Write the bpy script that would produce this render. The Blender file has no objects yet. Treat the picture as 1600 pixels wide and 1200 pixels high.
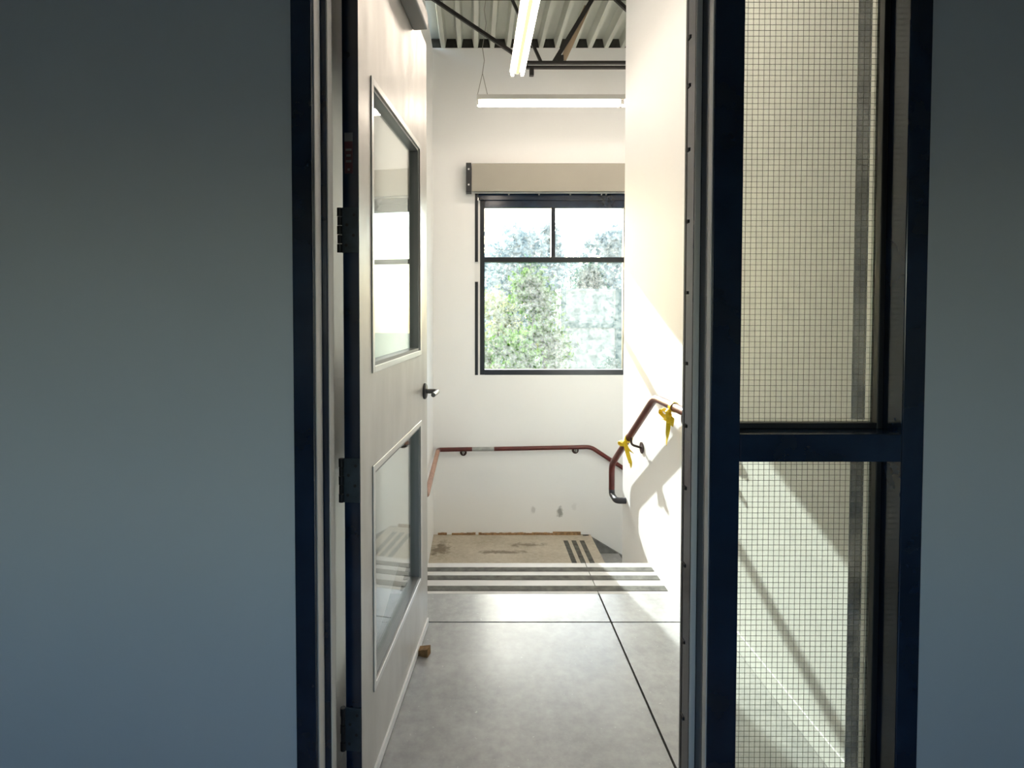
import bpy, math, random
import numpy as np
from mathutils import Vector, Matrix

random.seed(7)
rng = np.random.default_rng(7)
sc = bpy.context.scene
col = sc.collection

# ------------------------------------------------------------------ camera
CAM_H = 1.375
cam_data = bpy.data.cameras.new('camera')
cam = bpy.data.objects.new('camera', cam_data)
col.objects.link(cam)
cam.location = (0, 0, CAM_H)
cam.rotation_euler = (math.radians(90 - 1.57), 0, 0)
cam_data.sensor_fit = 'HORIZONTAL'
cam_data.sensor_width = 36
cam_data.lens = 867 * 36 / 1600
cam_data.shift_x = 60 / 1600
cam_data.shift_y = -91.24 / 1600
cam_data.clip_start = 0.02
cam_data.clip_end = 500
sc.camera = cam

# ------------------------------------------------------------------ sky, sun, exposure
world = bpy.data.worlds.new('sky')
sc.world = world
world.use_nodes = True
wn = world.node_tree.nodes
wl = world.node_tree.links
wn.clear()
w_out = wn.new('ShaderNodeOutputWorld')
w_bg = wn.new('ShaderNodeBackground')
w_sky = wn.new('ShaderNodeTexSky')
w_sky.sky_type = 'NISHITA'
w_sky.sun_disc = False
w_sky.sun_elevation = math.radians(23)
w_sky.sun_rotation = math.radians(-12)
w_sky.air_density = 1.0
w_sky.dust_density = 1.5
w_sky.ozone_density = 1.0
w_bg.inputs['Strength'].default_value = 0.50
wl.new(w_sky.outputs[0], w_bg.inputs['Color'])
wl.new(w_bg.outputs[0], w_out.inputs['Surface'])

SUN_DIR = Vector((0.217, -1.0, -0.434)).normalized()
sun_data = bpy.data.lights.new('sun', 'SUN')
sun_data.energy = 7.2
sun_data.angle = math.radians(0.55)
sun_data.color = (1.0, 0.99, 0.975)
sun = bpy.data.objects.new('sun', sun_data)
col.objects.link(sun)
sun.location = (-4, 20, 12)
sun.rotation_euler = SUN_DIR.to_track_quat('-Z', 'Y').to_euler()

sc.view_settings.view_transform = 'Standard'
sc.view_settings.look = 'None'
sc.view_settings.gamma = 1.0
sc.view_settings.exposure = 1.0
sc.view_settings.use_curve_mapping = False
sc.cycles.use_denoising = True
sc.cycles.max_bounces = 10
sc.cycles.diffuse_bounces = 6
sc.cycles.transparent_max_bounces = 24
sc.cycles.caustics_reflective = False
sc.cycles.caustics_refractive = False
sc.cycles.sample_clamp_indirect = 8.0

# ------------------------------------------------------------------ materials
M = {}


def new_mat(name):
    m = bpy.data.materials.new(name)
    m.use_nodes = True
    nt = m.node_tree
    nt.nodes.clear()
    out = nt.nodes.new('ShaderNodeOutputMaterial')
    M[name] = m
    return m, nt, out


def nd(nt, t, **kw):
    n = nt.nodes.new(t)
    for k, v in kw.items():
        if k in n.inputs:
            n.inputs[k].default_value = v
        else:
            setattr(n, k, v)
    return n


def noise(nt, vec, scale, detail=4.0, rough=0.55):
    n = nd(nt, 'ShaderNodeTexNoise')
    n.inputs['Scale'].default_value = scale
    n.inputs['Detail'].default_value = detail
    n.inputs['Roughness'].default_value = rough
    nt.links.new(vec, n.inputs['Vector'])
    return n.outputs['Fac']


def ramp(nt, val, stops):
    r = nd(nt, 'ShaderNodeValToRGB')
    els = r.color_ramp.elements
    while len(els) < len(stops):
        els.new(0.5)
    for e, (p, c) in zip(els, stops):
        e.position = p
        e.color = (*c, 1) if len(c) == 3 else c
    nt.links.new(val, r.inputs['Fac'])
    return r.outputs['Color']


def mathn(nt, op, a, b=None, clamp=False):
    n = nd(nt, 'ShaderNodeMath', operation=op)
    n.use_clamp = clamp
    for i, v in enumerate((a, b)):
        if v is None:
            continue
        if isinstance(v, (int, float)):
            n.inputs[i].default_value = v
        else:
            nt.links.new(v, n.inputs[i])
    return n.outputs[0]


def mixc(nt, fac, a, b):
    n = nd(nt, 'ShaderNodeMix', data_type='RGBA')
    if isinstance(fac, (int, float)):
        n.inputs[0].default_value = fac
    else:
        nt.links.new(fac, n.inputs[0])
    for i, v in ((6, a), (7, b)):
        if isinstance(v, tuple):
            n.inputs[i].default_value = (*v, 1)
        else:
            nt.links.new(v, n.inputs[i])
    return n.outputs[2]


def pos_of(nt):
    return nd(nt, 'ShaderNodeNewGeometry').outputs['Position']


def mapped(nt, vec, scale=(1, 1, 1), loc=(0, 0, 0), rot=(0, 0, 0)):
    mp = nd(nt, 'ShaderNodeMapping')
    mp.inputs['Location'].default_value = loc
    mp.inputs['Rotation'].default_value = rot
    mp.inputs['Scale'].default_value = scale
    nt.links.new(vec, mp.inputs['Vector'])
    return mp.outputs[0]


def blob(nt, vec, centre, radii, edge=0.6, wob=0.6, nscale=13.0):
    """mask of a stain of its own shape: 1 inside an uneven ellipse, 0 outside"""
    sub = nd(nt, 'ShaderNodeVectorMath', operation='SUBTRACT')
    nt.links.new(vec, sub.inputs[0])
    sub.inputs[1].default_value = centre
    div = nd(nt, 'ShaderNodeVectorMath', operation='DIVIDE')
    nt.links.new(sub.outputs[0], div.inputs[0])
    div.inputs[1].default_value = radii
    ln = nd(nt, 'ShaderNodeVectorMath', operation='LENGTH')
    nt.links.new(div.outputs[0], ln.inputs[0])
    n = noise(nt, vec, nscale, 5)
    d = mathn(nt, 'ADD', ln.outputs['Value'], mathn(nt, 'MULTIPLY', mathn(nt, 'SUBTRACT', n, 0.5), wob * 4))
    mr = nd(nt, 'ShaderNodeMapRange')
    mr.inputs['From Min'].default_value = 1.0
    mr.inputs['From Max'].default_value = 1.0 - edge
    nt.links.new(d, mr.inputs['Value'])
    return mr.outputs[0]


def pbr(name, color, rough=0.5, metal=0.0, var=0.0, vscale=6.0, bump=0.0, bscale=60.0, spec=0.5,
        rvar=0.0, stretch=(1, 1, 1), coat=0.0):
    m, nt, out = new_mat(name)
    p = nd(nt, 'ShaderNodeBsdfPrincipled')
    p.inputs['Metallic'].default_value = metal
    p.inputs['Roughness'].default_value = rough
    p.inputs['Specular IOR Level'].default_value = spec
    p.inputs['Coat Weight'].default_value = coat
    p.inputs['Base Color'].default_value = (*color, 1)
    if var or rvar or bump:
        v = mapped(nt, pos_of(nt), stretch)
        if var:
            f = noise(nt, v, vscale, 6)
            lo = tuple(max(0, c * (1 - var)) for c in color)
            hi = tuple(min(1, c * (1 + var)) for c in color)
            nt.links.new(ramp(nt, f, [(0.3, lo), (0.7, hi)]), p.inputs['Base Color'])
        if rvar:
            f2 = noise(nt, v, vscale * 1.7, 5)
            mr = nd(nt, 'ShaderNodeMapRange')
            mr.inputs['From Min'].default_value = 0.3
            mr.inputs['From Max'].default_value = 0.7
            mr.inputs['To Min'].default_value = max(0.02, rough - rvar)
            mr.inputs['To Max'].default_value = rough + rvar
            nt.links.new(f2, mr.inputs['Value'])
            nt.links.new(mr.outputs[0], p.inputs['Roughness'])
        if bump:
            b = nd(nt, 'ShaderNodeBump')
            b.inputs['Strength'].default_value = bump
            b.inputs['Distance'].default_value = 0.004
            nt.links.new(noise(nt, v, bscale, 3), b.inputs['Height'])
            nt.links.new(b.outputs[0], p.inputs['Normal'])
    nt.links.new(p.outputs[0], out.inputs['Surface'])
    return m


def emit(name, color, strength):
    m, nt, out = new_mat(name)
    e = nd(nt, 'ShaderNodeEmission')
    e.inputs['Color'].default_value = (*color, 1)
    e.inputs['Strength'].default_value = strength
    nt.links.new(e.outputs[0], out.inputs['Surface'])
    return m


def glass(name, tint=(0.93, 0.97, 0.95), film=0.0, film_col=(0.9, 0.93, 0.92), fscale=14.0, ior=1.5):
    m, nt, out = new_mat(name)
    tr = nd(nt, 'ShaderNodeBsdfTransparent')
    tr.inputs['Color'].default_value = (*tint, 1)
    gl = nd(nt, 'ShaderNodeBsdfGlossy')
    gl.inputs['Roughness'].default_value = 0.0
    # the pane does not bend the ray, so both faces use the air-to-glass reflectance
    fr = nd(nt, 'ShaderNodeFresnel')
    bf = nd(nt, 'ShaderNodeNewGeometry').outputs['Backfacing']
    nt.links.new(mathn(nt, 'ADD', ior, mathn(nt, 'MULTIPLY', bf, 1.0 / ior - ior)), fr.inputs['IOR'])
    base = tr.outputs[0]
    if film:
        v = pos_of(nt)
        n1 = noise(nt, v, fscale, 7, 0.65)
        n2 = noise(nt, v, fscale * 3.2, 4)
        s = mathn(nt, 'ADD', mathn(nt, 'MULTIPLY', n1, 0.6), mathn(nt, 'MULTIPLY', n2, 0.4))
        mr = nd(nt, 'ShaderNodeMapRange')
        mr.inputs['From Min'].default_value = 0.38
        mr.inputs['From Max'].default_value = 0.64
        mr.inputs['To Min'].default_value = film * 0.02
        mr.inputs['To Max'].default_value = film * 2.4
        nt.links.new(s, mr.inputs['Value'])
        tl = nd(nt, 'ShaderNodeBsdfTranslucent')
        tl.inputs['Color'].default_value = (*film_col, 1)
        mx0 = nd(nt, 'ShaderNodeMixShader')
        nt.links.new(mr.outputs[0], mx0.inputs[0])
        nt.links.new(tr.outputs[0], mx0.inputs[1])
        nt.links.new(tl.outputs[0], mx0.inputs[2])
        base = mx0.outputs[0]
    mx = nd(nt, 'ShaderNodeMixShader')
    nt.links.new(fr.outputs[0], mx.inputs[0])
    nt.links.new(base, mx.inputs[1])
    nt.links.new(gl.outputs[0], mx.inputs[2])
    nt.links.new(mx.outputs[0], out.inputs['Surface'])
    return m


def leafmat(name, c1, c2):
    m, nt, out = new_mat(name)
    v = pos_of(nt)
    c = ramp(nt, noise(nt, v, 2.6, 3), [(0.35, c1), (0.65, c2)])
    d = nd(nt, 'ShaderNodeBsdfDiffuse')
    t = nd(nt, 'ShaderNodeBsdfTranslucent')
    nt.links.new(c, d.inputs['Color'])
    nt.links.new(c, t.inputs['Color'])
    mx = nd(nt, 'ShaderNodeMixShader')
    mx.inputs[0].default_value = 0.5
    nt.links.new(d.outputs[0], mx.inputs[1])
    nt.links.new(t.outputs[0], mx.inputs[2])
    nt.links.new(mx.outputs[0], out.inputs['Surface'])
    return m


pbr('white_wall', (0.86, 0.86, 0.855), 0.6, var=0.015, vscale=1.5, bump=0.10, bscale=160)
pbr('cool_wall', (0.60, 0.64, 0.66), 0.55, var=0.03, vscale=1.2, bump=0.05, bscale=160)
pbr('room_ceiling', (0.7, 0.71, 0.72), 0.8)
pbr('navy_frame', (0.006, 0.017, 0.042), 0.17, var=0.5, vscale=5, spec=0.6, rvar=0.04)
pbr('black_steel', (0.012, 0.013, 0.016), 0.4, var=0.3, vscale=8)
pbr('window_black', (0.010, 0.013, 0.02), 0.35, var=0.2, vscale=8)
pbr('rubber', (0.012, 0.012, 0.012), 0.7)
pbr('hinge_steel', (0.035, 0.05, 0.065), 0.42, metal=0.3, var=0.3, vscale=30)
pbr('door_steel', (0.56, 0.54, 0.515), 0.38, metal=0.35, var=0.10, vscale=5.0, rvar=0.08, stretch=(1.5, 1.5, 0.5))
pbr('stop_steel', (0.70, 0.69, 0.67), 0.3, metal=0.5, var=0.05, vscale=10)
pbr('bead_grey', (0.26, 0.27, 0.27), 0.4, metal=0.3)
pbr('warm_lit_enamel', (0.62, 0.47, 0.26), 0.45)  # white enamel, with the warm light of the tubes put into its colour
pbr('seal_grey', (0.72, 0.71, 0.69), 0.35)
pbr('sweep', (0.85, 0.85, 0.83), 0.4)
pbr('lever_steel', (0.16, 0.155, 0.15), 0.25, metal=0.9)
pbr('closer_grey', (0.22, 0.22, 0.22), 0.45, metal=0.4)
pbr('red_rail', (0.10, 0.015, 0.012), 0.36, var=0.25, vscale=14, spec=0.5)
pbr('bare_rail', (0.30, 0.31, 0.30), 0.45, var=0.15, vscale=20)
pbr('tan_rail', (0.42, 0.24, 0.17), 0.5, var=0.15, vscale=20)
pbr('dark_cap', (0.06, 0.06, 0.07), 0.4, metal=0.4)
pbr('bracket_dark', (0.035, 0.014, 0.012), 0.4)
pbr('yellow_plastic', (0.85, 0.62, 0.02), 0.4, var=0.08, vscale=40)
pbr('deck_steel', (0.60, 0.625, 0.57), 0.42, metal=0.15, var=0.10, vscale=5, stretch=(1, 0.25, 1))
pbr('joist_black', (0.016, 0.014, 0.013), 0.5, var=0.3, vscale=14)
pbr('joist_lit', (0.42, 0.32, 0.22), 0.5)  # lamplight on the web's lit face, painted as tan
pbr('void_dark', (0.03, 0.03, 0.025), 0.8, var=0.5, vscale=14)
pbr('fixture_white', (0.78, 0.77, 0.74), 0.4)
pbr('cable_grey', (0.35, 0.33, 0.30), 0.5)
pbr('shade_beige', (0.33, 0.31, 0.265), 0.65, var=0.03, vscale=3)
pbr('screw', (0.7, 0.7, 0.7), 0.3, metal=0.8)
pbr('wood_block', (0.22, 0.12, 0.04), 0.7, var=0.3, vscale=60)
pbr('base_residue', (0.33, 0.20, 0.10), 0.8, var=0.5, vscale=25)
pbr('grit_strip', (0.10, 0.098, 0.085), 0.85, var=0.5, vscale=18, bump=0.3, bscale=300)
pbr('nosing', (0.52, 0.505, 0.485), 0.5, var=0.07, vscale=10)
pbr('stringer_grey', (0.16, 0.165, 0.165), 0.6, var=0.4, vscale=9)
pbr('joint_dark', (0.035, 0.033, 0.03), 0.9)
pbr('wire', (0.16, 0.16, 0.14), 0.5, metal=0.5)
pbr('label_grey', (0.15, 0.15, 0.16), 0.5)
pbr('label_red', (0.07, 0.01, 0.02), 0.5)
pbr('bark', (0.12, 0.09, 0.06), 0.9, var=0.3, vscale=10)
pbr('grass', (0.10, 0.14, 0.05), 0.9, var=0.3, vscale=1.5)
pbr('teal_post', (0.01, 0.075, 0.075), 0.5)
pbr('pale_panel', (0.17, 0.19, 0.17), 0.6, var=0.06, vscale=3)
pbr('white_post', (0.85, 0.84, 0.80), 0.5)
emit('tube_glow', (1.0, 0.865, 0.73), 14.0)
glass('pane_dirty', film=0.033, fscale=15.0, film_col=(0.86, 0.93, 0.94))
glass('pane_clear', tint=(0.95, 0.975, 0.965), ior=1.55)
glass('pane_wired', tint=(0.93, 0.95, 0.90), film=0.03, fscale=9)
leafmat('leaf_bright', (0.006, 0.055, 0.0), (0.095, 0.22, 0.0))
leafmat('leaf_pale', (0.15, 0.19, 0.05), (0.28, 0.29, 0.10))
leafmat('leaf_blue', (0.01, 0.06, 0.045), (0.035, 0.11, 0.08))
leafmat('leaf_far_haze', (0.25, 0.33, 0.35), (0.33, 0.41, 0.43))  # pale bluish leaf colour stands in for aerial haze


def concrete(name, lo, hi, r0, r1, stains=(), coat=0.0):
    m, nt, out = new_mat(name)
    p = nd(nt, 'ShaderNodeBsdfPrincipled')
    v = pos_of(nt)
    big = noise(nt, v, 2.2, 5)
    fine = noise(nt, v, 26, 6, 0.65)
    s = mathn(nt, 'ADD', mathn(nt, 'MULTIPLY', big, 0.62), mathn(nt, 'MULTIPLY', fine, 0.38))
    c = ramp(nt, s, [(0.38, lo), (0.62, hi)])
    specks = noise(nt, v, 70, 2)
    c = mixc(nt, mathn(nt, 'GREATER_THAN', specks, 0.72), c, tuple(min(1, x * 1.25) for x in hi))
    for centre, radii, colr, amt in stains:
        c = mixc(nt, mathn(nt, 'MULTIPLY', blob(nt, v, centre, radii), amt), c, colr)
    nt.links.new(c, p.inputs['Base Color'])
    mr = nd(nt, 'ShaderNodeMapRange')
    mr.inputs['From Min'].default_value = 0.35
    mr.inputs['From Max'].default_value = 0.65
    mr.inputs['To Min'].default_value = r0
    mr.inputs['To Max'].default_value = r1
    nt.links.new(noise(nt, v, 5, 6, 0.6), mr.inputs['Value'])
    nt.links.new(mr.outputs[0], p.inputs['Roughness'])
    p.inputs['Coat Weight'].default_value = coat
    p.inputs['Coat Roughness'].default_value = 0.21
    b = nd(nt, 'ShaderNodeBump')
    b.inputs['Strength'].default_value = 0.05
    b.inputs['Distance'].default_value = 0.004
    nt.links.new(noise(nt, v, 45, 3), b.inputs['Height'])
    nt.links.new(b.outputs[0], p.inputs['Normal'])
    nt.links.new(p.outputs[0], out.inputs['Surface'])


concrete('floor_concrete', (0.235, 0.237, 0.237), (0.40, 0.402, 0.40), 0.29, 0.40, coat=0.7)
concrete('landing_concrete', (0.40, 0.35, 0.27), (0.56, 0.50, 0.41), 0.6, 0.8, stains=[
    ((0.25, 5.14, -0.89), (0.24, 0.05, 1), (0.17, 0.13, 0.09), 0.75),
    ((0.52, 5.30, -0.89), (0.24, 0.05, 1), (0.17, 0.13, 0.09), 0.7),
    ((-0.31, 5.22, -0.89), (0.10, 0.20, 1), (0.13, 0.10, 0.06), 0.8)])

# white far wall with two scuffs
m, nt, out = new_mat('far_wall_paint')
p = nd(nt, 'ShaderNodeBsdfPrincipled')
p.inputs['Roughness'].default_value = 0.6
v = pos_of(nt)
c = ramp(nt, noise(nt, v, 1.4, 3), [(0.3, (0.855, 0.857, 0.855)), (0.7, (0.88, 0.882, 0.88))])
for ctr, rad, amt in (((0.873, 5.55, -0.655), (0.035, 1, 0.06), 0.75), ((0.60, 5.55, -0.64), (0.03, 1, 0.05), 0.3),
                      ((1.02, 5.55, -0.60), (0.03, 1, 0.05), 0.12)):
    c = mixc(nt, mathn(nt, 'MULTIPLY', blob(nt, v, ctr, rad, 0.5, 0.45, 22), amt), c, (0.20, 0.20, 0.19))
nt.links.new(c, p.inputs['Base Color'])
nt.links.new(p.outputs[0], out.inputs['Surface'])


# ------------------------------------------------------------------ mesh helpers
class MB:
    def __init__(self):
        self.v, self.f, self.m = [], [], []

    def add(self, vs, fs, mi=0):
        b = len(self.v)
        self.v += [tuple(x) for x in vs]
        self.f += [tuple(i + b for i in f) for f in fs]
        self.m += [mi] * len(fs)
        return self

    def box(self, x0, x1, y0, y1, z0, z1, mi=0):
        vs = [(x, y, z) for x in (x0, x1) for y in (y0, y1) for z in (z0, z1)]
        fs = [(0, 1, 3, 2), (4, 6, 7, 5), (0, 4, 5, 1), (2, 3, 7, 6), (0, 2, 6, 4), (1, 5, 7, 3)]
        return self.add(vs, fs, mi)

    def bar(self, a, b, w, h, up=(0, 0, 1), mi=0):
        a, b = Vector(a), Vector(b)
        d = (b - a).normalized()
        u = Vector(up)
        s = d.cross(u)
        if s.length < 1e-4:
            s = d.cross(Vector((1, 0, 0)))
        s.normalize()
        u = s.cross(d)
        vs = []
        for p in (a, b):
            for i, j in ((-1, -1), (1, -1), (1, 1), (-1, 1)):
                vs.append(p + s * (w / 2 * i) + u * (h / 2 * j))
        fs = [(0, 3, 2, 1), (4, 5, 6, 7)] + [(i, (i + 1) % 4, (i + 1) % 4 + 4, i + 4) for i in range(4)]
        return self.add(vs, fs, mi)

    def tube(self, pts, r, n=12, cap=True, mi=0):
        pts = [Vector(p) for p in pts]
        rs = r if isinstance(r, (list, tuple)) else [r] * len(pts)
        t0 = (pts[1] - pts[0]).normalized()
        u = t0.orthogonal().normalized()
        vs, fs = [], []
        prev = t0
        for i, p in enumerate(pts):
            if i == 0:
                t = t0
            elif i == len(pts) - 1:
                t = (pts[i] - pts[i - 1]).normalized()
            else:
                t = ((pts[i + 1] - p).normalized() + (p - pts[i - 1]).normalized()).normalized()
            q = prev.rotation_difference(t)
            u = (q @ u).normalized()
            prev = t
            w = t.cross(u)
            for k in range(n):
                a = 2 * math.pi * k / n
                vs.append(p + (u * math.cos(a) + w * math.sin(a)) * rs[i])
        for i in range(len(pts) - 1):
            for k in range(n):
                k2 = (k + 1) % n
                fs.append((i * n + k, i * n + k2, (i + 1) * n + k2, (i + 1) * n + k))
        if cap:
            fs.append(tuple(range(n - 1, -1, -1)))
            fs.append(tuple((len(pts) - 1) * n + k for k in range(n)))
        return self.add(vs, fs, mi)

    def disc(self, c, axis, r, h, n=20, mi=0):
        c, ax = Vector(c), Vector(axis).normalized()
        return self.tube([c, c + ax * h], r, n, True, mi)

    def ring(self, c, axis, r0, r1, h, n=20, mi=0):
        c, ax = Vector(c), Vector(axis).normalized()
        u = ax.orthogonal().normalized()
        w = ax.cross(u)
        vs, fs = [], []
        for k in range(n):
            a = 2 * math.pi * k / n
            d = u * math.cos(a) + w * math.sin(a)
            vs += [c + d * r0, c + d * r1, c + d * r1 + ax * h, c + d * r0 + ax * h]
        for k in range(n):
            a, b = k * 4, ((k + 1) % n) * 4
            for i in range(4):
                j = (i + 1) % 4
                fs.append((a + i, b + i, b + j, a + j))
        return self.add(vs, fs, mi)

    def panel(self, axis, t0, t1, u0, u1, w0, w1, holes=(), mi=0):
        """slab with rectangular holes; axis = thickness axis, (u,w) the other two in xyz order"""
        us = sorted({u0, u1, *[h[0] for h in holes], *[h[1] for h in holes]})
        ws = sorted({w0, w1, *[h[2] for h in holes], *[h[3] for h in holes]})
        us = [x for x in us if u0 <= x <= u1]
        ws = [x for x in ws if w0 <= x <= w1]

        def solid(i, j):
            if i < 0 or j < 0 or i >= len(us) - 1 or j >= len(ws) - 1:
                return False
            cu, cw = (us[i] + us[i + 1]) / 2, (ws[j] + ws[j + 1]) / 2
            return not any(h[0] < cu < h[1] and h[2] < cw < h[3] for h in holes)

        def P(u, w, t):
            if axis == 'x':
                return (t, u, w)
            if axis == 'y':
                return (u, t, w)
            return (u, w, t)
        for i in range(len(us) - 1):
            for j in range(len(ws) - 1):
                if not solid(i, j):
                    continue
                a, b, c_, d = us[i], us[i + 1], ws[j], ws[j + 1]
                self.add([P(a, c_, t0), P(b, c_, t0), P(b, d, t0), P(a, d, t0)], [(0, 1, 2, 3)], mi)
                self.add([P(a, c_, t1), P(b, c_, t1), P(b, d, t1), P(a, d, t1)], [(3, 2, 1, 0)], mi)
                for (di, dj, e) in ((-1, 0, ((a, c_), (a, d))), (1, 0, ((b, c_), (b, d))),
                                    (0, -1, ((a, c_), (b, c_))), (0, 1, ((a, d), (b, d)))):
                    if not solid(i + di, j + dj):
                        (p0, q0), (p1, q1) = e
                        self.add([P(p0, q0, t0), P(p1, q1, t0), P(p1, q1, t1), P(p0, q0, t1)], [(0, 1, 2, 3)], mi)
        return self

    def build(self, name, mats, parent=None, smooth=False, bevel=0.0, local=False, recalc=True):
        if isinstance(mats, str):
            mats = [mats]
        vs = [Vector(v) for v in self.v]
        if parent is not None:
            org = Vector((0, 0, 0)) if local else ORIGIN[parent.name]
        else:
            xs, ys, zs = zip(*self.v)
            org = Vector(((min(xs) + max(xs)) / 2, (min(ys) + max(ys)) / 2, min(zs)))
        me = bpy.data.meshes.new(name)
        me.from_pydata([tuple(v - org) for v in vs], [], self.f)
        for mt in mats:
            me.materials.append(M[mt])
        me.polygons.foreach_set('material_index', self.m)
        if recalc:
            import bmesh
            bm = bmesh.new()
            bm.from_mesh(me)
            bmesh.ops.remove_doubles(bm, verts=bm.verts, dist=1e-6)
            bmesh.ops.recalc_face_normals(bm, faces=bm.faces)
            bm.to_mesh(me)
            bm.free()
        if smooth:
            me.polygons.foreach_set('use_smooth', [True] * len(me.polygons))
            me.set_sharp_from_angle(angle=math.radians(40))
        me.update()
        o = bpy.data.objects.new(name, me)
        col.objects.link(o)
        if parent is None:
            o.location = org
            ORIGIN[o.name] = org
        else:
            o.parent = parent
            ORIGIN[o.name] = org
        if bevel:
            b = o.modifiers.new('bevel', 'BEVEL')
            b.width = bevel
            b.segments = 2
            b.limit_method = 'ANGLE'
        return o


ORIGIN = {}


def empty(name, loc, rz=0.0):
    o = bpy.data.objects.new(name, None)
    o.empty_display_size = 0.1
    col.objects.link(o)
    o.location = loc
    o.rotation_euler = (0, 0, rz)
    ORIGIN[o.name] = Vector(loc)
    return o


def tag(o, label, cat, group=None, kind=None):
    o['label'] = label
    o['category'] = cat
    if group:
        o['group'] = group
    if kind:
        o['kind'] = kind
    return o


def struct(o, label, cat):
    return tag(o, label, cat, kind='structure')


def part(o, label=None, kind=None):
    if label:
        o['label'] = label
    if kind:
        o['kind'] = kind
    return o


def rounded(pts, r=0.06, n=6):
    """polyline with rounded corners"""
    pts = [Vector(p) for p in pts]
    out_ = [pts[0]]
    for i in range(1, len(pts) - 1):
        a, b, c_ = pts[i - 1], pts[i], pts[i + 1]
        d1, d2 = (a - b), (c_ - b)
        k = min(r, d1.length * 0.45, d2.length * 0.45)
        s, e = b + d1.normalized() * k, b + d2.normalized() * k
        for j in range(n + 1):
            t = j / n
            out_.append(s * (1 - t) ** 2 + b * 2 * t * (1 - t) + e * t * t)
    out_.append(pts[-1])
    return out_


# ------------------------------------------------------------------ dimensions (metres)
XL, XR = -0.405, 1.07          # stairwell side walls
YN0, YN1 = 1.30, 1.48          # partition with the door
YF = 5.55                      # far wall face
Y_EDGE = 2.983                 # edge of the upper landing
WALL_END = 3.956               # end of the right wall
Z_LAND = -0.89
RISE, GO = 0.178, 0.28
Z_DECK = 3.965
X_FLIGHT = 1.18
BASE = -4.0
RX0, RX1, RY0 = -1.9, 2.3, -3.0   # room the camera stands in
RZ = 2.85

# ------------------------------------------------------------------ structure: floor
fl = MB()
fl.box(RX0, RX1, RY0, 1.39, -0.20, -0.012)
fl.box(XL, XR, 1.39, Y_EDGE - 0.004, -0.178, -0.012)
floor = struct(fl.build('floor', 'joint_dark'), 'grey concrete floor with dark saw-cut joints running to the stair edge', 'floor')
JX, JY, G = 0.607, 2.412, 0.004
for (a, b, c_, d) in ((XL, JX - G, 1.40, JY - G), (JX + G, XR, 1.40, JY - G),
                      (XL, JX - G, JY + G, 2.655), (JX + G, XR, JY + G, 2.655),
                      (RX0, JX - G, RY0, 1.392), (JX + G, RX1, RY0, 1.392)):
    MB().box(a, b, c_, d, -0.012, 0.0).build('slab', 'floor_concrete', floor)
for (a, b) in ((XL, JX - G / 2), (JX + G / 2, XR)):
    MB().box(a, b, 2.656, Y_EDGE, -0.012, 0.0005).build('nosing', 'nosing', floor)
for yc, w in ((2.908, 0.044), (2.816, 0.046), (2.706, 0.048)):
    MB().box(-0.36, 0.952, yc - w / 2, yc + w / 2, 0.0, 0.0025).build('grip_strip', 'grit_strip', floor)

# lower landing and the two flights
ld = empty('landing', (0.4, 4.1, Z_LAND))
struct(ld, 'stained beige concrete lower landing below the stair window', 'landing')
MB().box(XL, X_FLIGHT, Y_EDGE + 4 * GO, YF, Z_LAND - 0.18, Z_LAND).build('landing_slab', 'landing_concrete', ld)
for xa in (0.905, 0.985, 1.065):
    MB().box(xa - 0.022, xa + 0.022, 4.15, 5.40, Z_LAND, Z_LAND + 0.0025).build('grip_strip', 'grit_strip', ld)

st = empty('stair_flight', (0.33, Y_EDGE, -0.2))
struct(st, 'concrete steps going down from the upper landing to the lower one', 'stairs')
for i in range(1, 5):
    MB().box(XL, XR, Y_EDGE + (i - 1) * GO, Y_EDGE + i * GO, -RISE * i - 0.2, -RISE * i).build('tread', 'landing_concrete', st)
    MB().box(XL, XR, Y_EDGE + (i - 1) * GO - 0.012, Y_EDGE + (i - 1) * GO, -RISE * i, -RISE * (i - 1) - 0.012).build('riser', 'nosing', st)
st2 = empty('stair_flight', (1.3, 4.8, Z_LAND - 0.4))
struct(st2, 'second flight of grey concrete steps descending right along the far wall', 'stairs')
for i in range(1, 10):
    x0 = X_FLIGHT + (i - 1) * GO
    MB().box(x0, x0 + GO, 4.02, YF, Z_LAND - RISE * i - 0.2, Z_LAND - RISE * i).build('tread', 'floor_concrete', st2)
sk = MB()
ya, yb = YF - 0.035, YF - 0.002
pf = [(1.10, Z_LAND + 0.0), (1.16, Z_LAND + 0.0), (3.7, Z_LAND - 2.54 * 0.60), (3.7, Z_LAND - 2.54 * 0.636 - 0.30), (1.18, Z_LAND - 0.25), (1.10, Z_LAND - 0.1)]
n = len(pf)
sk.add([(x, ya, z) for x, z in pf] + [(x, yb, z) for x, z in pf],
       [tuple(range(n)), tuple(range(2 * n - 1, n - 1, -1))] + [(i, (i + 1) % n, (i + 1) % n + n, i + n) for i in range(n)])
part(sk.build('stringer', 'stringer_grey', st2), 'dark grey steel stringer')

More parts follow.
